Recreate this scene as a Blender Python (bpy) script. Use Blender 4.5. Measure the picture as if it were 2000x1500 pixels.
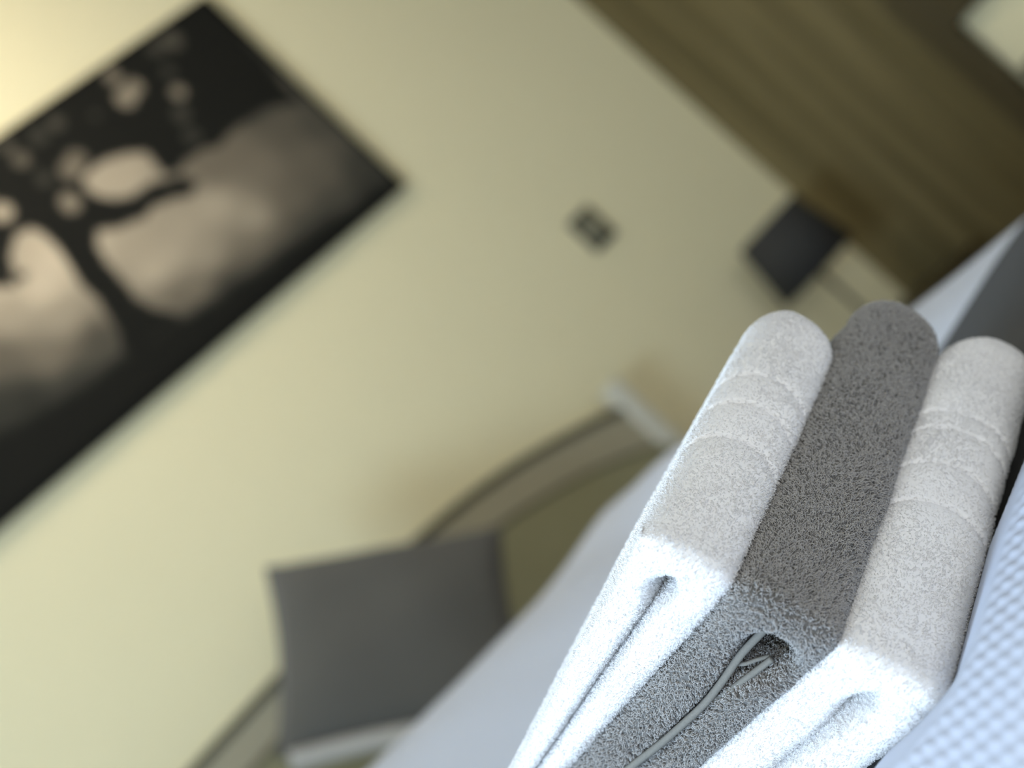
import bpy, bmesh, math, random
import numpy as np
from mathutils import Vector, Matrix, noise

random.seed(7)
RNG = np.random.default_rng(11)
for o in list(bpy.data.objects):
    bpy.data.objects.remove(o)
SC = bpy.context.scene
COL = SC.collection

# ------------------------------------------------------------------ camera
F = 3200.0
PSI, PIT, ROLL, CZ = math.radians(31.0), math.radians(2.0), math.radians(42.5), 0.82
fwd = np.array([math.sin(PSI)*math.cos(PIT), math.cos(PSI)*math.cos(PIT), math.sin(PIT)])
rh = np.array([math.cos(PSI), -math.sin(PSI), 0.0])
uh = np.cross(rh, fwd)
cx = math.sin(ROLL)*rh - math.cos(ROLL)*uh          # picture right, in the room
cy = -math.cos(ROLL)*rh - math.sin(ROLL)*uh         # picture down, in the room
CAM = np.array([0.0, 0.0, CZ])
cd = bpy.data.cameras.new('camera')
cam = bpy.data.objects.new('camera', cd)
COL.objects.link(cam)
cam.matrix_world = Matrix(((cx[0], -cy[0], -fwd[0], CAM[0]), (cx[1], -cy[1], -fwd[1], CAM[1]),
                           (cx[2], -cy[2], -fwd[2], CAM[2]), (0, 0, 0, 1)))
cd.sensor_width = 36.0
cd.lens = F/2000*36.0
cd.clip_start = 0.02
cd.dof.use_dof = True
cd.dof.focus_distance = 0.80
cd.dof.aperture_fstop = 4.3
SC.camera = cam

# ------------------------------------------------------------------ world, light, exposure
w = bpy.data.worlds.new('daylight')
SC.world = w
w.use_nodes = True
w.node_tree.nodes['Background'].inputs[0].default_value = (0.72, 0.85, 1.0, 1)
w.node_tree.nodes['Background'].inputs[1].default_value = 1.0

def area(name, loc, direction, sx, sy, power, color):
    l = bpy.data.lights.new(name, 'AREA')
    l.shape = 'RECTANGLE'
    l.size, l.size_y, l.energy, l.color = sx, sy, power, color
    o = bpy.data.objects.new(name, l)
    COL.objects.link(o)
    o.location = loc
    o.rotation_euler = Vector(direction).to_track_quat('-Z', 'Z').to_euler()
    return o
WINX = -1.9
YFRONT = -3.0
area('window_daylight', (WINX-0.12, 0.75, 0.98), (1, 0, 0.0), 2.0, 1.1, 205, (0.60, 0.79, 1.0))
area('fill_from_behind', (-0.4, YFRONT-0.12, 1.55), (0.05, 1, 0.0), 2.0, 1.5, 56, (0.97, 0.98, 1.0))  # unseen fill behind the camera, added to lift the towel folds and back wall
def bulb(name, loc, r, power, color):
    l = bpy.data.lights.new(name, 'POINT')
    l.energy, l.color, l.shadow_soft_size = power, color, r
    o = bpy.data.objects.new(name, l)
    COL.objects.link(o)
    o.location = loc
bulb('warm_wall_fill', (1.30, 2.65, 2.48), 0.09, 18, (1.0, 0.87, 0.72))  # unseen warm fill without a fixture, added to brighten the upper wall
SC.view_settings.view_transform = 'Standard'
SC.view_settings.look = 'None'
SC.view_settings.exposure = 0.0
SC.view_settings.gamma = 1.0
SC.view_settings.use_curve_mapping = False

# ------------------------------------------------------------------ helpers
def mat(name, base, rough=0.8, metal=0.0, spec=0.3, sheen=0.0, vary=0.0, vscale=8.0, bump=0.0, bscale=200.0, bdist=0.001):
    m = bpy.data.materials.new(name)
    m.use_nodes = True
    nt = m.node_tree
    b = nt.nodes['Principled BSDF']
    b.inputs['Base Color'].default_value = (*base, 1)
    b.inputs['Roughness'].default_value = rough
    b.inputs['Metallic'].default_value = metal
    b.inputs['Specular IOR Level'].default_value = spec
    if sheen:
        b.inputs['Sheen Weight'].default_value = sheen
    tc = nt.nodes.new('ShaderNodeTexCoord')
    if vary:
        n = nt.nodes.new('ShaderNodeTexNoise')
        n.inputs['Scale'].default_value = vscale
        n.inputs['Detail'].default_value = 4
        nt.links.new(tc.outputs['Object'], n.inputs['Vector'])
        mp = nt.nodes.new('ShaderNodeMapRange')
        mp.inputs[3].default_value = 1-vary
        mp.inputs[4].default_value = 1+vary
        nt.links.new(n.outputs['Fac'], mp.inputs[0])
        mx = nt.nodes.new('ShaderNodeVectorMath')
        mx.operation = 'SCALE'
        mx.inputs[0].default_value = base
        nt.links.new(mp.outputs[0], mx.inputs['Scale'])
        nt.links.new(mx.outputs[0], b.inputs['Base Color'])
    if bump:
        n2 = nt.nodes.new('ShaderNodeTexNoise')
        n2.inputs['Scale'].default_value = bscale
        n2.inputs['Detail'].default_value = 3
        nt.links.new(tc.outputs['Object'], n2.inputs['Vector'])
        bp = nt.nodes.new('ShaderNodeBump')
        bp.inputs['Strength'].default_value = bump
        bp.inputs['Distance'].default_value = bdist
        nt.links.new(n2.outputs['Fac'], bp.inputs['Height'])
        nt.links.new(bp.outputs[0], b.inputs['Normal'])
    return m

def wood_mat(name, dark, light, along='Z', scale=9.0):
    m = bpy.data.materials.new(name)
    m.use_nodes = True
    nt = m.node_tree
    b = nt.nodes['Principled BSDF']
    b.inputs['Roughness'].default_value = 0.55
    b.inputs['Specular IOR Level'].default_value = 0.25
    tc = nt.nodes.new('ShaderNodeTexCoord')
    oi = nt.nodes.new('ShaderNodeObjectInfo')
    mp = nt.nodes.new('ShaderNodeMapping')
    sc = {'Z': (1, 1, 0.05), 'X': (0.05, 1, 1), 'Y': (1, 0.05, 1)}[along]
    mp.inputs['Scale'].default_value = sc
    nt.links.new(tc.outputs['Object'], mp.inputs['Vector'])
    ad = nt.nodes.new('ShaderNodeVectorMath')
    ad.operation = 'ADD'
    ml = nt.nodes.new('ShaderNodeVectorMath')
    ml.operation = 'SCALE'
    ml.inputs[0].default_value = (17, 31, 5)
    nt.links.new(oi.outputs['Random'], ml.inputs['Scale'])
    nt.links.new(mp.outputs[0], ad.inputs[0])
    nt.links.new(ml.outputs[0], ad.inputs[1])
    n = nt.nodes.new('ShaderNodeTexNoise')
    n.inputs['Scale'].default_value = scale
    n.inputs['Detail'].default_value = 6
    n.inputs['Roughness'].default_value = 0.6
    nt.links.new(ad.outputs[0], n.inputs['Vector'])
    cr = nt.nodes.new('ShaderNodeValToRGB')
    cr.color_ramp.elements[0].position = 0.32
    cr.color_ramp.elements[1].position = 0.68
    cr.color_ramp.elements[0].color = (*dark, 1)
    cr.color_ramp.elements[1].color = (*light, 1)
    nt.links.new(n.outputs['Fac'], cr.inputs[0])
    nt.links.new(cr.outputs[0], b.inputs['Base Color'])
    bp = nt.nodes.new('ShaderNodeBump')
    bp.inputs['Strength'].default_value = 0.2
    bp.inputs['Distance'].default_value = 0.002
    nt.links.new(n.outputs['Fac'], bp.inputs['Height'])
    nt.links.new(bp.outputs[0], b.inputs['Normal'])
    return m

def link(name, me, m=None, parent=None):
    o = bpy.data.objects.new(name, me)
    COL.objects.link(o)
    if m:
        me.materials.clear()
        me.materials.append(m)
    if parent:
        o.parent = parent
    return o

def tag(o, label=None, cat=None, group=None, kind=None):
    if label: o['label'] = label
    if cat: o['category'] = cat
    if group: o['group'] = group
    if kind: o['kind'] = kind
    return o

def empty(name, label, cat, loc, rz=0.0):
    o = bpy.data.objects.new(name, None)
    COL.objects.link(o)
    o.location = loc
    o.rotation_euler = (0, 0, rz)
    o.empty_display_size = 0.05
    return tag(o, label, cat)

def np_mesh(name, verts, quads, smooth=True):
    verts = np.asarray(verts, np.float32).reshape(-1, 3)
    quads = np.asarray(quads, np.int32)
    k = quads.shape[1]
    me = bpy.data.meshes.new(name)
    me.vertices.add(len(verts))
    me.vertices.foreach_set('co', verts.ravel())
    me.loops.add(quads.size)
    me.loops.foreach_set('vertex_index', quads.ravel())
    me.polygons.add(len(quads))
    me.polygons.foreach_set('loop_start', np.arange(0, quads.size, k, dtype=np.int32))
    try:
        me.polygons.foreach_set('loop_total', np.full(len(quads), k, np.int32))
    except Exception:
        pass
    me.polygons.foreach_set('use_smooth', np.full(len(quads), smooth, bool))
    me.update(calc_edges=True)
    return me

def bm_mesh(name, bm, smooth=False):
    bmesh.ops.recalc_face_normals(bm, faces=bm.faces)
    me = bpy.data.meshes.new(name)
    bm.to_mesh(me)
    bm.free()
    for p in me.polygons:
        p.use_smooth = smooth
    return me

def add_box(bm, c, s, bev=0.0, rot=None):
    r = bmesh.ops.create_cube(bm, size=1.0)
    M = Matrix.Translation(c) @ (rot.to_4x4() if rot else Matrix()) @ Matrix.Diagonal((*s, 1))
    bmesh.ops.transform(bm, matrix=M, verts=r['verts'])
    if bev:
        ed = list({e for v in r['verts'] for e in v.link_edges})
        bmesh.ops.bevel(bm, geom=ed, offset=bev, segments=3, affect='EDGES', profile=0.5)

def box(name, c, s, m, parent=None, bev=0.0, rot=None):
    bm = bmesh.new()
    add_box(bm, c, s, bev, rot)
    return link(name, bm_mesh(name, bm, bev > 0), m, parent)

def tube_mesh(name, pts, rad, sides=10):
    pts = np.asarray(pts, float)
    n = len(pts)
    rad = np.full(n, rad) if np.isscalar(rad) else np.asarray(rad)
    tan = np.gradient(pts, axis=0)
    tan /= np.linalg.norm(tan, axis=1)[:, None]
    up = np.array([0.0, 0, 1]) if abs(tan[0][2]) < 0.9 else np.array([1.0, 0, 0])
    V = []
    for i in range(n):
        s = np.cross(tan[i], up); s /= np.linalg.norm(s)
        t = np.cross(s, tan[i])
        up = t
        for k in range(sides):
            a = 2*math.pi*k/sides
            V.append(pts[i]+rad[i]*(math.cos(a)*s+math.sin(a)*t))
    bm = bmesh.new()
    bv = [bm.verts.new(v) for v in V]
    for i in range(n-1):
        for k in range(sides):
            k2 = (k+1) % sides
            bm.faces.new((bv[i*sides+k], bv[i*sides+k2], bv[(i+1)*sides+k2], bv[(i+1)*sides+k]))
    bm.faces.new(bv[:sides][::-1])
    bm.faces.new(bv[-sides:])
    return bm_mesh(name, bm, True)

def lathe_mesh(name, prof, seg=40):
    bm = bmesh.new()
    rings = []
    for r, z in prof:
        rings.append([bm.verts.new((r*math.cos(2*math.pi*k/seg), r*math.sin(2*math.pi*k/seg), z)) for k in range(seg)])
    for a, b in zip(rings, rings[1:]):
        for k in range(seg):
            bm.faces.new((a[k], a[(k+1) % seg], b[(k+1) % seg], b[k]))
    if prof[0][0] > 1e-5 and prof[0] != prof[-1]:
        bm.faces.new(rings[0][::-1])
        bm.faces.new(rings[-1])
    bmesh.ops.remove_doubles(bm, verts=bm.verts, dist=1e-6)
    return bm_mesh(name, bm, True)

def smooth(x, a, b):
    t = np.clip((np.asarray(x, float)-a)/(b-a), 0, 1)
    return t*t*(3-2*t)

# ------------------------------------------------------------------ materials
M_wall = mat('cream_wall_paint', (0.83, 0.765, 0.505), 0.9, vary=0.02, vscale=3, bump=0.15, bscale=120)
M_ceil = mat('white_ceiling_paint', (0.80, 0.79, 0.75), 0.9, vary=0.02)
M_floor = wood_mat('brown_floor_boards', (0.16, 0.10, 0.06), (0.26, 0.17, 0.10), 'Y', 7)
M_wood = wood_mat('olive_brown_veneer', (0.088, 0.069, 0.027), (0.190, 0.152, 0.070), 'Z', 15)
M_trimwood = mat('dark_brown_lacquered_wood', (0.062, 0.048, 0.022), 0.5, vary=0.1)
M_white = mat('white_paint', (0.8, 0.8, 0.78), 0.5, vary=0.02)
M_linen = mat('white_bed_linen', (0.58, 0.615, 0.70), 0.85, vary=0.015, vscale=5, bump=0.25, bscale=900, bdist=0.0006)
M_waffle = mat('white_waffle_cotton', (0.58, 0.62, 0.74), 0.9, vary=0.02, vscale=60, bump=0.3, bscale=2500, bdist=0.0003)
M_runner = mat('charcoal_woven_runner', (0.040, 0.040, 0.041), 0.95, sheen=0.08, vary=0.35, vscale=420, bump=0.7, bscale=900, bdist=0.0015)
M_white_terry = mat('white_terry_cotton', (0.86, 0.85, 0.85), 0.95, vary=0.03, vscale=300)
M_grey_terry = mat('grey_terry_cotton', (0.40, 0.388, 0.377), 0.95, vary=0.12, vscale=500)
M_grey_shaded_base = mat('grey_terry_backing_shaded', (0.13, 0.126, 0.122), 0.95, vary=0.1, vscale=500)  # backing darkened to paint shade into the gaps between the loops
M_hem = mat('grey_hem_cotton', (0.185, 0.178, 0.16), 0.9, vary=0.2, vscale=900, bump=0.5, bscale=1500, bdist=0.0004)
M_seat = mat('pale_grey_seat_fabric', (0.42, 0.41, 0.38), 0.92, vary=0.05, vscale=18, bump=0.3, bscale=600)
M_cushion = mat('dark_grey_cushion_cotton', (0.088, 0.086, 0.077), 0.95, sheen=0.2, vary=0.06, vscale=14, bump=0.3, bscale=700)
M_metal = mat('dark_olive_metal', (0.085, 0.083, 0.055), 0.45, metal=0.3, vary=0.05)
M_post = mat('pale_grey_lacquer', (0.62, 0.62, 0.54), 0.45, vary=0.03)
M_taupe = mat('taupe_mesh_fabric', (0.36, 0.33, 0.235), 0.9, vary=0.04, vscale=20, bump=0.3, bscale=600)
M_olive = mat('olive_upholstery', (0.27, 0.255, 0.15), 0.92, vary=0.06, vscale=18, bump=0.3, bscale=600)
M_shade = mat('charcoal_lamp_shade_linen', (0.036, 0.036, 0.034), 0.9, vary=0.08, vscale=60, bump=0.3, bscale=800)
M_shade_in = mat('white_shade_lining', (0.6, 0.58, 0.52), 0.8, vary=0.02)
M_lampmetal = mat('brushed_steel', (0.35, 0.35, 0.30), 0.4, metal=0.8, vary=0.05)
M_bulb = mat('frosted_glass_bulb', (0.75, 0.75, 0.72), 0.3, vary=0.01)
M_black = mat('black_plastic', (0.028, 0.027, 0.02), 0.5, vary=0.05)
M_switch = mat('grey_plastic', (0.27, 0.26, 0.18), 0.45, vary=0.03)
M_canvas_side = mat('black_canvas_edge', (0.008, 0.008, 0.006), 0.85, vary=0.1)

# ------------------------------------------------------------------ the room
XW, YB, YF, H = 3.097, 3.40, YFRONT, 2.6
XL = WINX
T = 0.12
def struct(name, c, s, m, parent=None, bev=0):
    o = box(name, c, s, m, parent, bev)
    if not parent: o['kind'] = 'structure'
    return o
struct('floor', ((XL+XW)/2, (YB+YF)/2, -0.05), (XW-XL+2*T, YB-YF+2*T, 0.1), M_floor)
struct('ceiling', ((XL+XW)/2, (YB+YF)/2, H+0.05), (XW-XL+2*T, YB-YF+2*T, 0.1), M_ceil)
struct('wall_back', ((XL+XW)/2, YB+T/2, H/2), (XW-XL+2*T, T, H), M_wall)
bm = bmesh.new()
fx0, fx1, fz0, fz1 = -1.45, 0.65, 0.75, 2.35  # opening added to let the fill light in from behind
for c, s in ((((XL-T+fx0)/2, YF-T/2, H/2), (fx0-XL+T, T, H)), (((XW+T+fx1)/2, YF-T/2, H/2), (XW+T-fx1, T, H)),
             (((fx0+fx1)/2, YF-T/2, fz0/2), (fx1-fx0, T, fz0)), (((fx0+fx1)/2, YF-T/2, (H+fz1)/2), (fx1-fx0, T, H-fz1))):
    add_box(bm, c, s)
tag(link('wall_front', bm_mesh('wall_front', bm), M_wall), kind='structure')
wall_right = struct('wall_right', (XW+T/2+0.031, (YB+YF)/2, H/2), (T, YB-YF, H), M_wall)
# left wall with a window opening
wy0, wy1, wz0, wz1 = -0.30, 1.80, 0.38, 1.55
bm = bmesh.new()
for c, s in (((XL-T/2, (YF+wy0)/2, H/2), (T, wy0-YF, H)), ((XL-T/2, (YB+wy1)/2, H/2), (T, YB-wy1, H)),
             ((XL-T/2, (wy0+wy1)/2, wz0/2), (T, wy1-wy0, wz0)), ((XL-T/2, (wy0+wy1)/2, (H+wz1)/2), (T, wy1-wy0, H-wz1))):
    add_box(bm, c, s)
tag(link('wall_left', bm_mesh('wall_left', bm), M_wall), kind='structure')
bm = bmesh.new()
for c, s in (((XL-0.04, wy0+0.03, (wz0+wz1)/2), (0.06, 0.06, wz1-wz0)), ((XL-0.04, wy1-0.03, (wz0+wz1)/2), (0.06, 0.06, wz1-wz0)),
             ((XL-0.04, (wy0+wy1)/2, wz0+0.03), (0.06, wy1-wy0-0.12, 0.06)), ((XL-0.04, (wy0+wy1)/2, wz1-0.03), (0.06, wy1-wy0-0.12, 0.06)),
             ((XL-0.04, (wy0+wy1)/2, (wz0+wz1)/2), (0.05, 0.05, wz1-wz0-0.12))):
    add_box(bm, c, s, 0.006)
tag(link('window_1', bm_mesh('window_1', bm), M_white), kind='structure')
struct('baseboard_back', ((XL+XW)/2, YB-0.008, 0.05), (XW-XL-0.1, 0.016, 0.10), M_white)

# wood panelling on the right wall: vertical boards, and boards above the opening
OY, OZ = 2.60, 0.755                # edge and top of the opening
bw = 0.1185
y = YB - bw/2 - 0.001
me_board = None
n = 0
while y > OY + 0.07:
    if me_board is None:
        o = box('wood_panel', (0, 0, 0), (0.030, bw-0.0025, H-0.002), M_wood, wall_right, 0.0015)
        me_board = o.data
    else:
        o = link('wood_panel', me_board, None, wall_right)
    o.location = (XW+0.0155, y, H/2)
    y -= bw
me2 = None
y0 = y
while y > YF+0.1:
    if me2 is None:
        o = box('wood_panel', (0, 0, 0), (0.030, bw-0.0025, H-OZ-0.07), M_wood, wall_right, 0.0015)
        me2 = o.data
    else:
        o = link('wood_panel', me2, None, wall_right)
    o.location = (XW+0.0155, y, (H+OZ+0.068)/2)
    y -= bw
bm = bmesh.new()
add_box(bm, (XW-0.002, OY+0.042, 0.46), (0.036, 0.084, 0.92), 0.003)
add_box(bm, (XW-0.002, (OY+YF)/2+0.05, OZ+0.0825), (0.036, OY-YF-0.1, 0.165), 0.003)
add_box(bm, (XW-0.004, (OY+YF)/2, 0.555), (0.040, OY-YF-0.1, 0.05), 0.003)
add_box(bm, (XW+0.014, (OY+YF)/2, 0.27), (0.030, OY-YF-0.1, 0.53), 0.0)
tag(link('trim_1', bm_mesh('trim_1', bm), M_trimwood), kind='structure')

# ------------------------------------------------------------------ framed tree print
def picture():
    X0, X1, Z0, Z1 = 0.71, 2.252, 1.508, 2.205
    dz = 0.030
    root = empty('tree_picture', 'large dark canvas print of a tree in mist, hung crooked on the cream wall', 'picture', ((X0+X1)/2, YB, (Z0+Z1)/2))
    W, Hh = X1-X0, Z1-Z0
    root.rotation_euler = (0, math.radians(1.3), 0)
    bm = bmesh.new()
    add_box(bm, (0, -dz/2-0.001, 0), (W, dz, Hh), 0.003)
    link('canvas_frame', bm_mesh('canvas_frame', bm), M_canvas_side, root)
    nx, nz = 300, 136
    xs = np.linspace(-W/2+0.004, W/2-0.004, nx)
    zs = np.linspace(-Hh/2+0.004, Hh/2-0.004, nz)
    gx, gz = np.meshgrid(xs, zs)
    ct, st_ = math.cos(math.radians(1.3)), math.sin(math.radians(1.3))
    px, pz = gx*ct+gz*st_+(X0+X1)/2, gz*ct-gx*st_+(Z0+Z1)/2
    samples = [((1.88, 1.665), 162), ((1.988, 1.848), 108), ((2.114, 1.709), 100), ((2.181, 1.597), 62), ((1.386, 1.863), 192), ((1.6, 1.727), 175), ((1.279, 1.723), 110), ((1.716, 1.953), 168), ((1.284, 1.852), 155), ((1.718, 1.678), 152), ((1.987, 1.629), 105), ((2.023, 1.543), 62), ((1.276, 1.643), 58), ((1.117, 1.709), 52), ((1.396, 1.685), 75), ((1.864, 1.551), 30), ((1.62, 1.553), 28), ((1.704, 1.584), 60), ((1.807, 1.565), 75), ((1.534, 1.664), 120), ((1.596, 1.643), 105), ((1.835, 1.756), 165), ((1.721, 1.763), 160), ((2.003, 1.744), 112), ((1.907, 1.823), 108), ((2.117, 1.78), 88), ((2.189, 1.742), 75), ((2.092, 1.894), 70), ((2.11, 1.637), 95), ((2.167, 1.534), 50), ((1.365, 1.78), 150), ((1.2, 1.795), 95), ((1.18, 1.683), 48), ((1.152, 1.595), 30), ((1.036, 1.625), 28), ((1.357, 1.569), 27), ((1.273, 1.564), 27), ((1.482, 1.881), 195), ((1.484, 1.725), 150), ((1.655, 1.732), 168), ((1.32, 1.92), 170), ((1.164, 1.909), 120), ((1.252, 2.079), 140), ((0.965, 1.771), 35), ((1.642, 1.638), 120), ((1.975, 1.584), 70), ((1.839, 1.627), 120), ((1.876, 1.595), 95), ((2.065, 1.563), 72)]
    num = np.zeros_like(px); den = np.zeros_like(px)
    for (sx, sz), v in samples:
        wgt = 1/(((px-sx)/1.2)**2+(pz-sz)**2+0.0008)**1.8
        num += wgt*v; den += wgt
    fog = num/den
    # misty streaks
    st = np.array([[noise.fractal(Vector((a*2.0+3, b*9.0-a*2.5, 0.3)), 1.0, 2.0, 4) for a in xs] for b in zs])
    fog = fog*(1+0.05*st)
    # silhouette of the tree: signed distance to outlines given in metres on the wall
    def outline(poly):
        poly = np.array(poly)
        d = np.full_like(px, 9.0)
        ins = np.zeros(px.shape, bool)
        for (ax, az), (bx, bz) in zip(poly, np.roll(poly, -1, 0)):
            dx, dz_ = bx-ax, bz-az
            t = np.clip(((px-ax)*dx+(pz-az)*dz_)/(dx*dx+dz_*dz_+1e-12), 0, 1)
            d = np.minimum(d, np.hypot(px-ax-t*dx, pz-az-t*dz_))
            c = ((az > pz) != (bz > pz)) & (px < (bx-ax)*(pz-az)/(bz-az+1e-12)+ax)
            ins ^= c
        return np.where(ins, -d, d)
    wob = np.array([[noise.fractal(Vector((a*9, b*9, 5.3)), 1.0, 2.0, 5) for a in xs] for b in zs])
    sd = outline([(2.274, 2.229), (2.217, 1.871), (2.224, 1.808), (2.173, 1.839), (2.111, 1.869), (2.05, 1.872), (1.963, 1.859), (1.922, 1.879), (1.869, 1.887), (1.831, 1.876), (1.801, 1.888), (1.807, 1.927), (1.813, 1.958), (1.779, 1.982), (1.735, 1.997), (1.691, 2.01), (1.653, 2.005), (1.636, 1.98), (1.641, 1.944), (1.666, 1.912), (1.709, 1.897), (1.767, 1.888), (1.821, 1.866), (1.841, 1.827), (1.811, 1.812), (1.772, 1.836), (1.725, 1.848), (1.687, 1.836), (1.627, 1.858), (1.579, 1.891), (1.55, 1.857), (1.536, 1.817), (1.53, 1.762), (1.523, 1.708), (1.53, 1.659), (1.556, 1.613), (1.479, 1.61), (1.42, 1.612), (1.411, 1.638), (1.431, 1.67), (1.442, 1.712), (1.455, 1.76), (1.456, 1.801), (1.472, 1.855), (1.483, 1.914), (1.485, 1.956), (1.473, 1.98), (1.44, 1.989), (1.39, 1.961), (1.357, 1.921), (1.347, 1.904), (1.288, 1.948), (1.281, 2.188), (1.551, 2.482), (1.627, 2.238)])
    sd = np.minimum(sd, outline([(1.377, 1.963), (1.384, 1.931), (1.387, 1.903), (1.366, 1.897), (1.367, 1.929)]))
    far = np.interp(px, [0.7, 0.95, 1.2, 1.36], [2.06, 2.0, 1.98, 2.02])
    sd = np.where(px < 1.36, np.minimum(sd, far-pz), sd)+0.010*wob
    tree = 1-smooth(sd, -0.007, 0.009)
    val = fog*(1-tree)+27*tree
    # light showing through the leaves
    for sx, sz, r, v in [(2.091, 2.142, 0.03, 60), (1.903, 2.158, 0.024, 95), (1.922, 2.102, 0.023, 100), (1.885, 2.095, 0.025, 105), (1.995, 2.027, 0.025, 100), (1.957, 1.98, 0.022, 50), (2.019, 2.082, 0.023, 45), (1.65, 2.034, 0.029, 85), (1.678, 2.046, 0.027, 80), (1.584, 1.976, 0.026, 100), (1.711, 2.144, 0.024, 55), (1.581, 2.126, 0.024, 70), (1.454, 2.05, 0.028, 125), (1.794, 2.104, 0.019, 42), (1.655, 2.145, 0.021, 45), (1.579, 2.172, 0.021, 60), (1.662, 1.998, 0.016, 60), (1.931, 1.921, 0.021, 45), (1.387, 1.926, 0.02, 125), (1.583, 2.055, 0.018, 45), (2.043, 2.147, 0.024, 50)]:
        d = np.hypot(px-sx, pz-sz)+0.008*wob
        k = (1-smooth(d, r*0.60, r*1.35))
        val = np.maximum(val, min(190, v*1.30)*k)
    gl = [(0.814, 1.682), (0.939, 1.67), (1.068, 1.658), (1.194, 1.637), (1.327, 1.617), (1.42, 1.612), (1.543, 1.601), (1.657, 1.573), (1.802, 1.56), (1.968, 1.544), (2.135, 1.523), (2.248, 1.5)]
    gx_, gz_ = zip(*gl)
    val = val+(26-val)*(1-smooth(pz-np.interp(px, gx_, gz_)+0.01*wob, -0.012, 0.030))
    edge = np.minimum.reduce([gx+W/2, W/2-gx, gz+Hh/2, Hh/2-gz])
    val = val*(0.35+0.65*smooth(edge, 0.0, 0.03))
    c = np.clip(val, 4, 230)/255
    lin = np.where(c < 0.04045, c/12.92, ((c+0.055)/1.055)**2.4)
    lin = lin/0.93
    warm = smooth(val, 30, 110)
    rgba = np.ones((nz, nx, 4), np.float32)
    rgba[..., 0] = lin*(1.0+0.05*warm)
    rgba[..., 1] = lin*(1.0-0.10*warm)
    rgba[..., 2] = lin*(0.80-0.14*warm)
    verts = np.stack([gx, np.full_like(gx, -dz-0.0018), gz], -1)
    i = np.arange(nx*nz).reshape(nz, nx)
    q = np.stack([i[:-1, :-1], i[:-1, 1:], i[1:, 1:], i[1:, :-1]], -1).reshape(-1, 4)
    me = np_mesh('printed_canvas', verts, q)
    ca = me.color_attributes.new('print', 'FLOAT_COLOR', 'POINT')
    ca.data.foreach_set('color', rgba.ravel())
    m = mat('tree_print_ink', (0.1, 0.1, 0.1), 0.85, spec=0.15)
    vc = m.node_tree.nodes.new('ShaderNodeVertexColor')
    vc.layer_name = 'print'
    m.node_tree.links.new(vc.outputs[0], m.node_tree.nodes['Principled BSDF'].inputs['Base Color'])
    link('printed_canvas', me, m, root)
picture()

# ------------------------------------------------------------------ light switch
sw = empty('light_switch', 'small square dark light switch with a greyer rocker on the cream wall', 'switch', (2.547, YB, 1.086))
bm = bmesh.new()
add_box(bm, (0, -0.0055, 0), (0.088, 0.010, 0.108), 0.003)
link('switch_plate', bm_mesh('switch_plate', bm, True), M_black, sw)
bm = bmesh.new()
add_box(bm, (0, -0.013, 0), (0.054, 0.006, 0.068), 0.0015, Matrix.Rotation(math.radians(4), 3, 'X'))
link('rocker', bm_mesh('rocker', bm, True), M_switch, sw)

# ------------------------------------------------------------------ nightstand and lamps
def nightstand(loc):
    t = empty('nightstand', 'low dark wooden nightstand in the corner under the bedside lamp', 'nightstand', loc)
    box('tabletop', (0, 0, 0.345), (0.42, 0.38, 0.025), M_trimwood, t, 0.003)
    bm = bmesh.new()
    for c, s in (((-0.19, 0, 0.24), (0.02, 0.34, 0.18)), ((0.19, 0, 0.24), (0.02, 0.34, 0.18)), ((0, 0.16, 0.24), (0.36, 0.02, 0.18)), ((0, 0, 0.16), (0.36, 0.30, 0.02))):
        add_box(bm, c, s)
    link('body', bm_mesh('body', bm), M_trimwood, t)
    d = box('drawer', (0, -0.17, 0.243), (0.352, 0.02, 0.165), M_trimwood, t, 0.002)
    k = link('knob', lathe_mesh('knob', [(0.0, 0.03), (0.010, 0.028), (0.013, 0.02), (0.006, 0.012), (0.006, 0.0), (0.0, 0.0)], 20), M_lampmetal, d)
    k.rotation_euler = (math.pi/2, 0, 0)
    k.location = (0, -0.18, 0.243)
    for sx in (-1, 1):
        for sy in (-1, 1):
            box('leg', (sx*0.17, sy*0.14, 0.075), (0.035, 0.035, 0.15), M_trimwood, t, 0.003)
    return t
nightstand((2.80, 3.17, -0.0))

def lamp(loc, zb, zs0, zs1, r0, r1, label):
    t = empty('bedside_lamp', label, 'lamp', (loc[0], loc[1], zb))
    link('base', lathe_mesh('base', [(0.0, 0.0), (0.070, 0.0), (0.072, 0.004), (0.070, 0.012), (0.02, 0.018), (0.0, 0.018)]), M_lampmetal, t)
    link('stem', lathe_mesh('stem', [(0.0, 0.017), (0.007, 0.017), (0.007, zs1-zb-0.05), (0.016, zs1-zb-0.05), (0.016, zs1-zb-0.03), (0.0, zs1-zb-0.03)], 16), M_metal, t)
    a, b = zs0-zb, zs1-zb
    sh = link('lamp_shade', lathe_mesh('lamp_shade', [(r0, a), (r1, b), (r1-0.003, b), (r0-0.003, a), (r0, a)], 48), M_shade, t)
    bm = bmesh.new()
    for k in range(3):
        an = 2*math.pi*k/3
        add_box(bm, (r1/2*math.cos(an), r1/2*math.sin(an), b-0.012), (r1-0.006, 0.003, 0.003), 0, Matrix.Rotation(an, 3, 'Z'))
    link('shade_spider', bm_mesh('shade_spider', bm), M_lampmetal, sh)
    link('bulb', lathe_mesh('bulb', [(0.0, b-0.125), (0.018, b-0.12), (0.029, b-0.10), (0.026, b-0.08), (0.013, b-0.055), (0.012, b-0.048), (0.0, b-0.048)], 24), M_bulb, t)
    return t
lamp((2.742, 3.15), 0.3585, 0.588, 0.766, 0.122, 0.098, 'unlit bedside lamp with a charcoal tapered shade in the wall corner')

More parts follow.
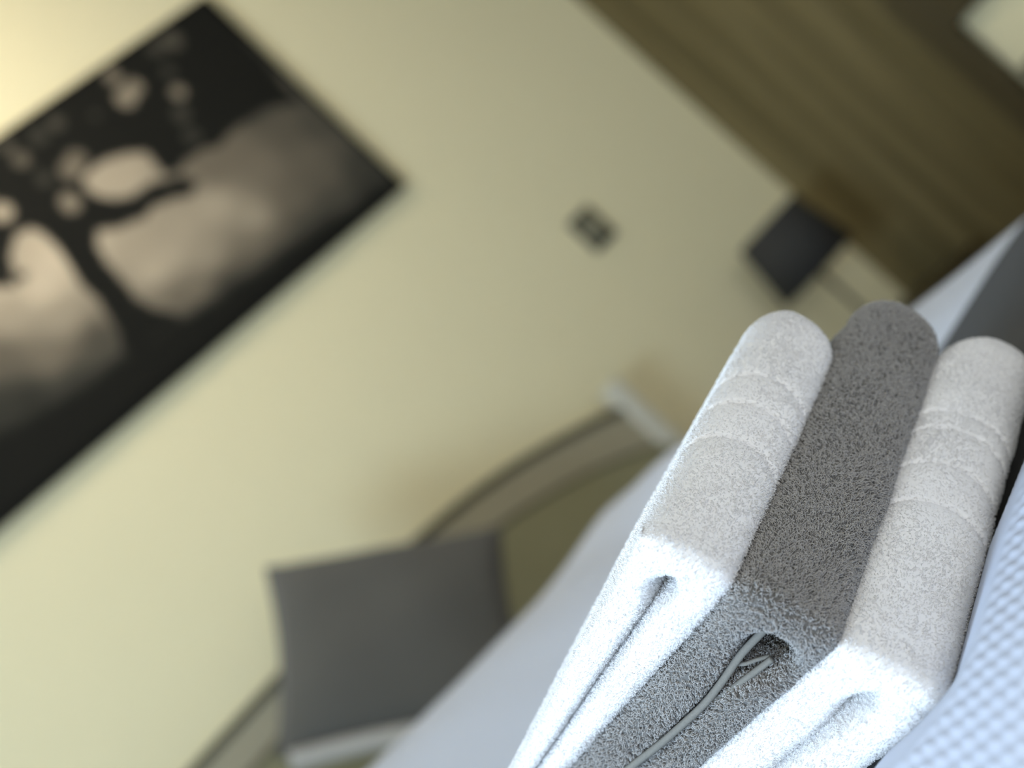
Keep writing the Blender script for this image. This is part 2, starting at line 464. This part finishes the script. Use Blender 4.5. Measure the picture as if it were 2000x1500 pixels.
# ------------------------------------------------------------------ sofa with an arched metal back
def sofa():
    xc = 1.02
    t = empty('metal_frame_sofa', 'sofa with a thin arched metal back rail and pale end post by the cream wall', 'sofa', (xc, 0, 0))
    yb = 3.30
    top = np.array([(2.150, 0.712), (2.123, 0.727), (2.03, 0.759), (1.935, 0.788), (1.83, 0.818), (1.737, 0.838), (1.619, 0.856), (1.45, 0.872), (1.25, 0.881), (1.053, 0.882)])
    top = np.vstack([top, [(2*xc-x, z) for x, z in top[::-1] if 2*xc-x < 1.04]])
    low = np.array([(2.150, 0.575), (2.106, 0.602), (2.0, 0.648), (1.896, 0.688), (1.80, 0.716), (1.691, 0.742), (1.5, 0.770), (1.25, 0.784), (1.02, 0.788)])
    low = np.vstack([low, [(2*xc-x, z) for x, z in low[-2::-1]]])
    def curve(p, y, n=60):
        s = np.r_[0, np.cumsum(np.hypot(*np.diff(p, axis=0).T))]
        u = np.linspace(0, s[-1], n)
        x, z = np.interp(u, s, p[:, 0]), np.interp(u, s, p[:, 1])
        for _ in range(2):
            x[1:-1] = (x[:-2]+2*x[1:-1]+x[2:])/4
            z[1:-1] = (z[:-2]+2*z[1:-1]+z[2:])/4
        return np.stack([x-xc, np.full(n, y), z], 1)
    ct, cl = curve(top, yb), curve(low, yb)
    link('top_rail', tube_mesh('top_rail', ct, 0.0115), M_metal, t)
    link('lower_rail', tube_mesh('lower_rail', cl, 0.016), M_metal, t)
    def strip(name, a, b, y, th, m):
        n = len(a)
        V, Q = [], []
        for i in range(n):
            V += [(a[i][0], y-th/2, a[i][2]), (a[i][0], y+th/2, a[i][2]), (b[i][0], y+th/2, b[i][2]), (b[i][0], y-th/2, b[i][2])]
        for i in range(n-1):
            for k in range(4):
                k2 = (k+1) % 4
                Q.append((i*4+k, i*4+k2, (i+1)*4+k2, (i+1)*4+k))
        Q += [(0, 3, 2, 1), ((n-1)*4, (n-1)*4+1, (n-1)*4+2, (n-1)*4+3)]
        return link(name, np_mesh(name, V, Q, False), m, t)
    strip('back_panel', ct, cl, yb, 0.008, M_taupe)
    base = cl.copy(); base[:, 2] = 0.44
    strip('back_cushion', cl, base, yb-0.005, 0.05, M_olive)
    for sx in (2.157, 2*xc-2.157):
        box('arm_post', (sx-xc, yb, 0.393), (0.045, 0.05, 0.786), M_post, t, 0.004)
    box('seat_cushion', (0, 2.93, 0.39), (2.20, 0.68, 0.13), M_seat, t, 0.035)
    bm = bmesh.new()
    for c, s in (((0, 2.61, 0.30), (2.24, 0.04, 0.05)), ((0, 3.26, 0.30), (2.24, 0.03, 0.05)), ((-1.12, 2.93, 0.30), (0.03, 0.66, 0.05)), ((1.12, 2.93, 0.30), (0.03, 0.66, 0.05))):
        add_box(bm, c, s, 0.003)
    link('seat_frame', bm_mesh('seat_frame', bm), M_metal, t)
    for sx in (-1.11, 1.11):
        box('leg', (sx, 2.61, 0.14), (0.04, 0.04, 0.28), M_metal, t, 0.003)
sofa()

def cushion():
    Tp, Rp, Lp = np.array([1.17, 3.12, 1.047]), np.array([1.509, 2.96, 0.759]), np.array([0.846, 2.91, 0.778])
    u, v = Rp-Tp, Lp-Tp
    n = np.cross(v, u); n /= np.linalg.norm(n)
    if n[1] > 0: n = -n
    t = empty('throw_cushion', 'dark grey square cushion propped on its corner on the sofa', 'cushion', tuple((Rp+Lp)/2))
    o = (Rp+Lp)/2
    N_ = 48
    g = np.linspace(0, 1, N_)
    a, b = np.meshgrid(g, g)
    # corners poke out a little, edges draw in
    pa = a+0.035*np.sin(math.pi*b)*(0.5-a)*2*np.abs(2*a-1)
    pb = b+0.035*np.sin(math.pi*a)*(0.5-b)*2*np.abs(2*b-1)
    th = 0.075*(np.clip(4*a*(1-a), 0, 1)*np.clip(4*b*(1-b), 0, 1))**0.42
    V = []
    for s in (1, -1):
        wr = 0.006*np.sin(9*a+4*b)*np.sin(7*b-3*a)*(th/0.075)
        V.append((Tp-o)+pa[..., None]*u+pb[..., None]*v+(s*th+wr)[..., None]*n)
    V = np.stack(V).reshape(-1, 3)
    i = np.arange(N_*N_).reshape(N_, N_)
    q1 = np.stack([i[:-1, :-1], i[:-1, 1:], i[1:, 1:], i[1:, :-1]], -1).reshape(-1, 4)
    q = np.vstack([q1, q1[:, ::-1]+N_*N_])
    bm = bmesh.new()
    me = np_mesh('cover', V, q)
    bm.from_mesh(me)
    bmesh.ops.remove_doubles(bm, verts=bm.verts, dist=1e-5)
    link('cover', bm_mesh('cover', bm, True), M_cushion, t)
    ring = [V.reshape(2, N_, N_, 3)[0][j] for j in ()]
    P = V.reshape(2, N_, N_, 3)[0]
    loop = np.vstack([P[0, :], P[1:, -1], P[-1, -2::-1], P[-2:0:-1, 0], P[:1, 0]])
    band = P[-1, 2:-2][:, None]*np.ones((1, 1, 3))  # light on the cushion's lower edge, put in as a paler tube
    band = band[:, 0]-0.016*v/np.linalg.norm(v)*-1
    tag(link('lit_edge_band', tube_mesh('lit_edge_band', band, 0.019, 12), M_seat, t), 'lower edge band, paler to imitate light falling on it')
    link('piping', tube_mesh('piping', loop, 0.004, 8), M_cushion, t)
cushion()

# ------------------------------------------------------------------ bed
BX0, BX1, BY0, BY1 = -0.62, 1.345, -0.35, 2.06
# frame of the towel stack, used to shape what it rests on
def room(v): return v[0]*cx+v[1]*cy+v[2]*fwd
t1 = np.array([1600., -2230., 3200.]); t1 /= np.linalg.norm(t1)
nn = np.array([-.872, -.478, .104]); nn -= t1*(nn@t1); nn /= np.linalg.norm(nn)
t2 = np.cross(nn, t1)
SO = CAM+room(np.array([(1865-1000)/F, (1385-750)/F, 1.0])*0.74)
ST1, ST2, SN = room(t1), room(t2), room(nn)

def bed_z(X, Y):
    z = 0.578+0.0*X
    # hump under the towels
    along = np.clip((X-SO[0]), 0, 0.33)
    z = z+0.100*along*smooth(Y, 0.3, 0.55)*(1-smooth(Y, 0.95, 1.15))*(1-smooth(X, 0.76, 0.98))
    z = z+0.026*smooth(X, 0.95, 1.2)*smooth(Y, 0.6, 1.0)
    # soft mound along the foot of the duvet
    crest = 0.082+np.clip(1.2-X, -0.2, 1.2)*0.070
    z = z+crest*smooth(Y, 1.28, 1.84)*(1-smooth(X, 1.14, 1.37))
    return z

def bed():
    t = empty('bed', 'double bed under the white duvet, foot end towards the cream wall', 'bed', ((BX0+BX1)/2, (BY0+BY1)/2, 0))
    xc, yc = t.location[0], t.location[1]
    W, L = BX1-BX0, BY1-BY0
    box('mattress', (0, 0, 0.41), (W-0.10, L-0.10, 0.22), M_linen, t, 0.04)
    box('bed_base', (0, 0, 0.215), (W-0.10, L-0.10, 0.17), M_trimwood, t, 0.01)
    for sx in (-1, 1):
        for sy in (-1, 1):
            link('leg', lathe_mesh('leg', [(0.0, 0), (0.022, 0), (0.03, 0.132), (0.0, 0.132)], 20), M_lampmetal, t).location = (sx*(W/2-0.15), sy*(L/2-0.15), 0)
bed()

def duvet():
    # cloth grid: past the bed's edge it turns down over the side
    rad, drop = 0.055, 0.30
    ext = rad*math.pi/2+drop
    def axis(a, b, fine):
        core = np.arange(a+rad, b-rad+1e-6, fine)
        e = np.r_[np.linspace(0, rad*math.pi/2, 9)[1:], np.linspace(rad*math.pi/2, ext, 7)[1:]]
        return np.r_[core[0]-e[::-1], core, core[-1]+e], core[0], core[-1]
    xs, x0, x1 = axis(BX0, BX1, 0.018)
    ys, y0, y1 = axis(BY0, BY1, 0.018)
    gx, gy = np.meshgrid(xs, ys)
    def fold(g, lo, hi):
        d = np.maximum(g-hi, 0)+np.maximum(lo-g, 0)
        th = np.clip(d/rad, 0, math.pi/2)
        out = rad*np.sin(th)
        dn = rad*(1-np.cos(th))+np.maximum(d-rad*math.pi/2, 0)
        p = np.clip(g, lo, hi)+np.where(g > hi, out, 0)-np.where(g < lo, out, 0)
        return p, dn
    X, dx = fold(gx, x0, x1)
    Y, dy = fold(gy, y0, y1)
    dn = np.sqrt(dx**2+dy**2)
    dn = np.where((dx > 0) & (dy > 0), np.maximum(dn*0.92, np.maximum(dx, dy)), np.maximum(dx, dy))
    wr = np.array([noise.fractal(Vector((a*2.3, b*2.3, 1.7)), 1.0, 2.0, 3) for a, b in zip(X.ravel(), Y.ravel())]).reshape(X.shape)
    Z = bed_z(X, Y)-dn+wr*0.006*smooth(Y, 1.25, 1.5)
    X = X+np.where(dx > 0, 0.010*np.sin(gy*14)*np.clip(dx/0.2, 0, 1), 0)
    Z = np.maximum(Z, 0.22+0.0*Z)
    i = np.arange(X.size).reshape(X.shape)
    q = np.stack([i[:-1, :-1], i[:-1, 1:], i[1:, 1:], i[1:, :-1]], -1).reshape(-1, 4)
    o = link('duvet', np_mesh('duvet', np.stack([X, Y, Z], -1), q), M_linen)
    tag(o, 'white duvet spread over the bed, puffed up along its far edge', 'duvet')
    so = o.modifiers.new('thickness', 'SOLIDIFY')
    so.thickness = 0.012
    so.offset = -1
duvet()

def runner():
    y0, y1 = 0.42, 1.198
    xs = np.r_[np.arange(-0.60, 1.295, 0.010)]
    e = np.linspace(0, 1, 14)[1:]
    ys = np.r_[np.arange(y0, y1+1e-6, 0.0113)]
    rad, drop = 0.06, 0.28
    ext = rad*math.pi/2+drop
    hi = BX1-0.055
    xs = np.r_[xs[xs < hi], hi+np.linspace(0, ext, 22)]
    gx, gy = np.meshgrid(xs, ys)
    d = np.maximum(gx-hi, 0)
    th = np.clip(d/rad, 0, math.pi/2)
    X = np.minimum(gx, hi)+rad*np.sin(th)
    dn = rad*(1-np.cos(th))+np.maximum(d-rad*math.pi/2, 0)
    far = y1-gy
    Y = gy-0.42*np.maximum(X-1.02, 0)*smooth(gy, 0.6, 1.1)
    puff = 0.013*np.sqrt(np.clip(far/0.02, 0, 1))*np.sqrt(np.clip((gy-y0)/0.02, 0, 1))
    hump = 0.006*np.exp(-((Y-1.04)/0.07)**2)*smooth(X, 0.75, 0.95)
    Z = bed_z(np.minimum(gx, hi), Y)+0.002+puff+hump-dn
    i = np.arange(X.size).reshape(X.shape)
    q = np.stack([i[:-1, :-1], i[:-1, 1:], i[1:, 1:], i[1:, :-1]], -1).reshape(-1, 4)
    o = link('bed_runner', np_mesh('bed_runner', np.stack([X, Y, Z], -1), q), M_runner)
    tag(o, 'charcoal fabric runner lying across the white duvet under the towels', 'bed runner')
runner()

# ------------------------------------------------------------------ towels
def S(a, b, c):
    a, b, c = np.broadcast_arrays(np.asarray(a, float), np.asarray(b, float), np.asarray(c, float))
    return SO+a[..., None]*ST1+b[..., None]*ST2+c[..., None]*SN

def sines(a, b, c, k, seed):
    r = np.random.default_rng(seed)
    out = 0
    for _ in range(6):
        d = r.normal(size=3); d /= np.linalg.norm(d)
        out = out+np.sin(k*r.uniform(0.6, 1.7)*(d[0]*a+d[1]*b+d[2]*c)+r.uniform(0, 6.28))
    return out/6

def loops(P, Nn, h, wd, rad, seg, lean, rng):
    """closed little yarn loops standing on points P with normals Nn -> verts, quads"""
    n = len(P)
    rv = rng.normal(size=(n, 3))
    tdir = np.cross(Nn, rv); tdir /= np.linalg.norm(tdir, axis=1)[:, None]
    side = np.cross(Nn, tdir)
    hh = h*rng.uniform(0.65, 1.25, n)
    ww = wd*rng.uniform(0.7, 1.3, n)
    ln = side*(rng.normal(size=n)*0.45)[:, None]+tdir*(rng.normal(size=n)*0.35)[:, None]+lean
    V = np.empty((n, seg+1, 3, 3))
    for j in range(seg+1):
        th = math.pi*j/seg
        up = math.sin(th)
        cpt = P+tdir*(ww*0.5*math.cos(th))[:, None]+Nn*(hh*up-0.0003)[:, None]+ln*(hh*up)[:, None]
        rad_dir = tdir*math.cos(th)+Nn*math.sin(th)
        for k in range(3):
            an = 2*math.pi*k/3
            V[:, j, k] = cpt+rad*(math.cos(an)*rad_dir+math.sin(an)*side)
    base = np.arange(n)[:, None, None]*((seg+1)*3)
    q = []
    for j in range(seg):
        for k in range(3):
            k2 = (k+1) % 3
            q.append([j*3+k, j*3+k2, (j+1)*3+k2, (j+1)*3+k])
    q = np.array(q)[None]
    return V.reshape(-1, 3), (base+q).reshape(-1, 4)

def towel(name, label, zlo, zhi, L, W, r_up, r_dn, nexp, m_pile, m_base, crease, grooves, seed, npile, ph, pw, pr, far_r=0.03, seg=4, bulge=0.004):
    rng = np.random.default_rng(seed)
    a0, b0 = -bulge, -bulge
    rc = 0.011
    # ---- outline in plan: fold side, near corner, end side, back side, far side
    pts, reg = [], []
    def line(p, q, st, r):
        p, q = np.array(p), np.array(q)
        n_ = max(2, int(np.linalg.norm(q-p)/st))
        for k in range(n_):
            pts.append(p+(q-p)*k/n_); reg.append(r)
    def arc(c, r_, t0, t1, n_, rg):
        for k in range(n_):
            t = t0+(t1-t0)*k/n_
            pts.append(np.array([c[0]+r_*math.cos(t), c[1]+r_*math.sin(t)])); reg.append(rg)
    pi = math.pi
    line((L-far_r, b0), (a0+rc, b0), 0.0008 if grooves else 0.0016, 0)
    arc((a0+rc, b0+rc), rc, 1.5*pi, pi, 9, 1)
    line((a0, b0+rc), (a0, W-0.02), 0.0016, 2)
    arc((a0+0.02, W-0.02), 0.02, pi, 0.5*pi, 8, 3)
    line((a0+0.02, W), (L-0.02, W), 0.006, 3)
    arc((L-0.02, W-0.02), 0.02, 0.5*pi, 0, 8, 3)
    line((L, W-0.02), (L, b0+far_r), 0.005, 3)
    arc((L-far_r, b0+far_r), far_r, 2*pi, 1.5*pi, 16, 0)
    pts = np.array(pts); reg = np.array(reg)
    ns = len(pts)
    tan = np.roll(pts, -1, 0)-np.roll(pts, 1, 0)
    tan /= np.linalg.norm(tan, axis=1)[:, None]
    nrm = np.stack([-tan[:, 1], tan[:, 0]], 1)
    cen = pts.mean(0)
    flip = np.sign(np.mean(np.sum(nrm*(pts-cen), 1)))
    nrm *= flip
    for _ in range(3):
        nrm = (np.roll(nrm, 1, 0)+2*nrm+np.roll(nrm, -1, 0)); nrm /= np.linalg.norm(nrm, axis=1)[:, None]
    # ---- profile from the top edge down to the bottom edge
    wq = np.linspace(0, 1, 22)
    th_ = (1-np.cos(pi*wq))/2
    t = np.r_[th_[::-1], -th_[1:]]                    # +1 .. 0 .. -1
    t = np.clip(t, -1, 1)
    A, B = pts[:, 0:1]+0*t, pts[:, 1:2]+0*t
    Tt = 0*A+t
    one = np.clip(1-np.abs(Tt)**nexp, 0, 1)**(1/nexp)
    loc = np.abs(Tt)*2-1
    two = np.clip(1-np.abs(loc)**2.2, 0, 1)**(1/2.2)
    endw = np.where(reg == 2, 1.0, 0.0)[:, None]
    k0, k1 = crease['start']
    ms = endw*smooth(B, k0, k1)
    r = np.where(Tt > 0, r_up, r_dn)
    inset = r*(1-one)
    rr2 = np.where(Tt > 0, np.minimum(r_up, 0.014), 0.011)
    inset2 = rr2*(1-two)
    gap = crease['gap'](B)
    inset2 = inset2+crease['deep'](B)*np.exp(-((Tt-crease['t0'](B))/np.maximum(gap, 0.02))**2)
    inset = inset*(1-ms)+inset2*ms
    lo, hi = zlo(A, B), zhi(A, B)
    # woven border lines across the fold
    gmask = np.zeros_like(A)
    fold = np.isin(reg, [0])[:, None]
    for ga, gw in grooves:
        sag = ga+0.012*(1-Tt**2)
        g = np.exp(-((A-sag)/gw)**2)*fold
        gmask = np.maximum(gmask, g)
        inset = inset+0.0030*g
    if grooves:
        gs = sorted(x for x, _ in grooves)
        for ga in gs:
            inset = inset+0.0007*np.exp(-((A-ga-0.012*(1-Tt**2))/0.006)**2)*fold
    tip = lambda a_: 1-0.40*smooth(a_, L-0.040, L)
    C0 = (lo+hi)/2+Tt*(hi-lo)/2
    inset = inset+0.0022*sines(A, B, C0, 55, seed)+0.0008*sines(A, B, C0, 170, seed+1)
    PA, PB = A-nrm[:, 0:1]*inset, B-nrm[:, 1:2]*inset
    C = (zlo(PA, PB)+zhi(PA, PB))/2+Tt*(zhi(PA, PB)-zlo(PA, PB))/2*tip(PA)
    lump = 0.0015*sines(PA, PB, 0*PA, 38, seed+2)*(np.abs(Tt) > 0.5)*np.sign(Tt)*(1 if crease.get('top') else 0)
    C = C+np.where(Tt > 0, lump, 0)
    # ---- caps: rings drawn toward the middle
    def cap(pa, pb, zf, sgn):
        rings = []
        for k in (0.88, 0.72, 0.52, 0.30, 0.10):
            qa, qb = cen[0]+(pa-cen[0])*k, cen[1]+(pb-cen[1])*k
            crown = 0.003*(1-k)*sgn
            rings.append((qa, qb, zf(qa, qb)+crown))
        return rings
    top = cap(PA[:, 0], PB[:, 0], zhi, 1 if crease.get('top') else 0)[::-1]
    bot = cap(PA[:, -1], PB[:, -1], zlo, 0)
    PA = np.column_stack([x[0] for x in top]+[PA]+[x[0] for x in bot])
    PB = np.column_stack([x[1] for x in top]+[PB]+[x[1] for x in bot])
    C = np.column_stack([x[2] for x in top]+[C]+[x[2] for x in bot])
    gm = np.column_stack([np.zeros((ns, 5)), gmask, np.zeros((ns, 5))])
    nq = PA.shape[1]
    P = S(PA, PB, C)
    i = np.arange(ns*nq).reshape(ns, nq)
    j = np.roll(i, -1, 0)
    quads = np.stack([i[:, :-1], i[:, 1:], j[:, 1:], j[:, :-1]], -1).reshape(-1, 4)
    org = S(0.0, 0.0, 0.0)
    Pm = P.reshape(-1, 3)
    # close both caps
    V = np.vstack([Pm-org, (S(cen[0], cen[1], float(zhi(cen[0], cen[1]))+0.003)-org)[None], (S(cen[0], cen[1], float(zlo(cen[0], cen[1])))-org)[None]])
    ia, ib = len(Pm), len(Pm)+1
    # orientation check
    e1, e2 = V[quads[:, 1]]-V[quads[:, 0]], V[quads[:, 3]]-V[quads[:, 0]]
    fn = np.cross(e1, e2)
    ctr = V[quads].mean(1)
    mid = V.mean(0)
    if np.mean(np.sum(fn*(ctr-mid), 1)) < 0:
        quads = quads[:, ::-1]; fn = -fn
        capt = [(ia, j[k, 0], i[k, 0]) for k in range(ns)]
        capb = [(ib, i[k, -1], j[k, -1]) for k in range(ns)]
    else:
        capt = [(ia, i[k, 0], j[k, 0]) for k in range(ns)]
        capb = [(ib, j[k, -1], i[k, -1]) for k in range(ns)]
    root = empty(name, label, 'towel', tuple(org))
    me = bpy.data.meshes.new('folded_cloth')
    me.from_pydata([tuple(v) for v in V], [], [tuple(q) for q in quads]+capt+capb)
    me.polygons.foreach_set('use_smooth', np.ones(len(me.polygons), bool))
    me.update()
    link('folded_cloth', me, m_base, root)
    # ---- pile
    qs = np.repeat(np.arange(ns), nq-1); qq = np.tile(np.arange(nq-1), ns)
    area_ = np.linalg.norm(fn, axis=1)
    side_ = (qq >= 4) & (qq < nq-5)
    wgt = np.zeros(len(quads))
    wgt[side_ & (reg[qs] < 3)] = 1.0
    wgt[side_ & (reg[qs] == 3)] = 0.10
    if crease.get('top'):
        wgt[(qq < 5)] = 0.16
        wgt[(qq < 5) & (qq >= 3)] = 0.30
    wgt *= area_*(1-np.clip(gm.reshape(ns, nq)[qs, np.minimum(qq, nq-1)]*1.3, 0, 1))
    wgt /= wgt.sum()
    pick = rng.choice(len(quads), npile, p=wgt)
    f1, f2 = rng.random((npile, 1)), rng.random((npile, 1))
    q = quads[pick]
    Pp = (V[q[:, 0]]*(1-f1)+V[q[:, 1]]*f1)*(1-f2)+(V[q[:, 3]]*(1-f1)+V[q[:, 2]]*f1)*f2
    nf = fn[pick]/np.linalg.norm(fn[pick], axis=1)[:, None]
    lf = 0.35*np.stack([sines(Pp[:, 0], Pp[:, 1], Pp[:, 2], 90, seed+20+k) for k in range(3)], 1)*1.6
    Vv, Qq = loops(Pp, nf, ph, pw, pr, seg, lf, rng)
    po = link('terry_pile', np_mesh('terry_pile', Vv, Qq, True), m_pile, root)
    po['kind'] = 'stuff'
    return root, org

lim = lambda b, m: np.minimum(b, m)
z0 = lambda a, b: 0.000+0.22*np.clip(b, -0.01, 0.11)+0.04*np.maximum(b-0.11, 0)
z1 = lambda a, b: 0.0585+0.167*np.clip(b, -0.01, 0.15)+0.03*np.maximum(b-0.15, 0)
z2 = lambda a, b: 0.1115+0.130*np.clip(b, -0.01, 0.19)-0.03*np.maximum(b-0.19, 0)
z3 = lambda a, b: 0.1625-0.010*np.clip(b, -0.01, 0.4)
g_ = 0.0006
con = lambda v: (lambda B: v+0*B)
towel('white_towel', 'white terry towel on top of the grey one, three woven lines across its fold', lambda a, b: z2(a, b)+g_, z3, 0.238, 0.27, 0.020, 0.013, 2.4,
      M_white_terry, M_white_terry, dict(start=(0.0065, 0.024), gap=lambda B: 0.10+0.12*np.exp(-((B-0.022)/0.012)**2), deep=lambda B: 0.010+0.016*np.exp(-((B-0.022)/0.015)**2), t0=con(0.05), top=True),
      [(0.083, 0.0012), (0.114, 0.0012), (0.141, 0.0012)], 3, 45000, 0.0013, 0.0009, 0.00015, seg=3)
gt, gorg = towel('grey_towel', 'grey looped terry towel between the two white towels', lambda a, b: z1(a, b)+g_, lambda a, b: z2(a, b)-g_, 0.295, 0.27, 0.013, 0.013, 2.8,
      M_grey_terry, M_grey_shaded_base, dict(start=(0.0065, 0.022), gap=lambda B: 0.13+0.24*np.exp(-((B-0.030)/0.022)**2), deep=lambda B: 0.020+0.050*np.exp(-((B-0.03)/0.024)**2), t0=lambda B: -0.10-0.15*np.exp(-((B-0.03)/0.02)**2)),
      [], 5, 62000, 0.0021, 0.0013, 0.00025, seg=3)
towel('white_towel', 'white terry towel lowest in the stack, on the charcoal runner', z0, lambda a, b: z1(a, b)-g_-0.013*smooth(a, 0.250, 0.315), 0.315, 0.27, 0.013, 0.016, 2.5,
      M_white_terry, M_white_terry, dict(start=(0.007, 0.030), gap=lambda B: 0.10+0.10*np.exp(-((B-0.03)/0.015)**2), deep=lambda B: 0.008+0.010*np.exp(-((B-0.03)/0.02)**2), t0=con(0.0)),
      [(0.199, 0.0012), (0.182, 0.0012), (0.150, 0.0012), (0.116, 0.0012)], 9, 45000, 0.0013, 0.0009, 0.00015, seg=3)

# hem strips showing in the grey towel's opening
def hem(bc, aa, rad, flat=0.55):
    bc = np.array(bc); aa = np.array(aa)
    s = np.r_[0, np.cumsum(np.hypot(*np.diff(bc, axis=0).T))]
    u = np.linspace(0, s[-1], 50)
    b, c, a = np.interp(u, s, bc[:, 0]), np.interp(u, s, bc[:, 1]), np.interp(u, s, aa)
    for _ in range(4):
        for x in (a, b, c):
            x[1:-1] = (x[:-2]+2*x[1:-1]+x[2:])/4
    return tube_mesh('hem', S(a, b, c)-gorg, rad, 10)
link('hem', hem([(-0.002, 0.0765), (0.004, 0.084), (0.0102, 0.0876), (0.0404, 0.0928), (0.0528, 0.0928), (0.0752, 0.0941), (0.1125, 0.1012), (0.1486, 0.1101), (0.20, 0.118)],
                [0.016, 0.012, 0.008, 0.004, 0.001, -0.0015, -0.003, -0.004, -0.004], 0.0020), M_hem, gt)
link('hem', hem([(0.036, 0.0800), (0.0400, 0.0842), (0.0447, 0.0881), (0.049, 0.0915)], [0.009, 0.007, 0.005, 0.006], 0.0011), M_hem, gt)
link('hem', hem([(0.034, 0.0788), (0.050, 0.0840), (0.066, 0.0880), (0.085, 0.0925)], [0.006, 0.003, 0.003, 0.006], 0.0017), M_hem, gt)

# ------------------------------------------------------------------ white waffle cloth in front of the stack
def waffle():
    fa = np.arange(-0.205, 0.46, 0.0018)
    fb = np.arange(-0.40, 0.100, 0.0018)
    A, B = np.meshgrid(fa, fb)
    eb = 0.006-0.36*np.maximum(A-0.12, 0)
    ea = 0.004-0.45*np.maximum(B-0.018, 0)
    ob, oa = eb-B, ea-A
    d = np.where((ob > 0) & (oa > 0), np.minimum(np.hypot(ob, oa), 9), np.maximum(ob, oa))
    wdt = 0.045+0.010*np.tanh((ob-oa)/0.02)
    hgt = 0.010-0.015*np.clip(A, -0.05, 0.3)+0.009*smooth(B, -0.05, 0.06)
    C = -0.003+0.006*np.sqrt(np.clip(d/0.004, 0, 1))+hgt*smooth(d, 0.0, wdt)-0.10*np.maximum(d-0.05, 0)
    C = C+0.003*sines(A, B, 0*A, 22, 77)*smooth(d, 0.03, 0.1)
    # lattice of raised cells
    e1 = np.array([-0.61, -0.79])*0.027
    e2 = np.array([-0.93, -0.05])*0.0130
    Mi = np.linalg.inv(np.stack([e1, e2], 1))
    u = Mi[0, 0]*A+Mi[0, 1]*B
    v = Mi[1, 0]*A+Mi[1, 1]*B
    f = lambda x: 0.5+0.5*np.cos(2*math.pi*x)
    cell = np.maximum(f(u)*f(v), f(u+0.5)*f(v+0.5))**1.8
    C = C+0.0010*cell*smooth(d, 0.046, 0.062)
    # beyond the fold the cloth comes down onto the bed
    R0 = S(A, B, 0*A)
    rest = (bed_z(np.clip(R0[..., 0], BX0+0.1, BX1-0.1), R0[..., 1])+0.004+0.018*smooth(R0[..., 1], 0.38, 0.44)-R0[..., 2])/SN[2]
    k = np.maximum.reduce([smooth(-B, 0.20, 0.33), smooth(-A, 0.165, 0.204), smooth(A, 0.28, 0.40)])
    C = C*(1-k)+(rest+0.003*cell)*k
    keep = (d > -0.0005) & (B+0.8*np.maximum(-A-0.10, 0) < 0.06)
    P = S(A, B, C)
    i = np.arange(A.size).reshape(A.shape)
    q = np.stack([i[:-1, :-1], i[:-1, 1:], i[1:, 1:], i[1:, :-1]], -1).reshape(-1, 4)
    q = q[keep.ravel()[q].all(1)]
    used = np.unique(q)
    remap = np.full(A.size, -1); remap[used] = np.arange(len(used))
    org = S(-0.1, -0.1, 0.0)
    o = link('waffle_cloth', np_mesh('waffle_cloth', P.reshape(-1, 3)[used]-org, remap[q]), M_waffle)
    o.location = tuple(org)
    tag(o, 'white waffle weave cloth lying in front of the folded towels', 'cloth')
    so = o.modifiers.new('thickness', 'SOLIDIFY')
    so.thickness = 0.004
    so.offset = -1
waffle()
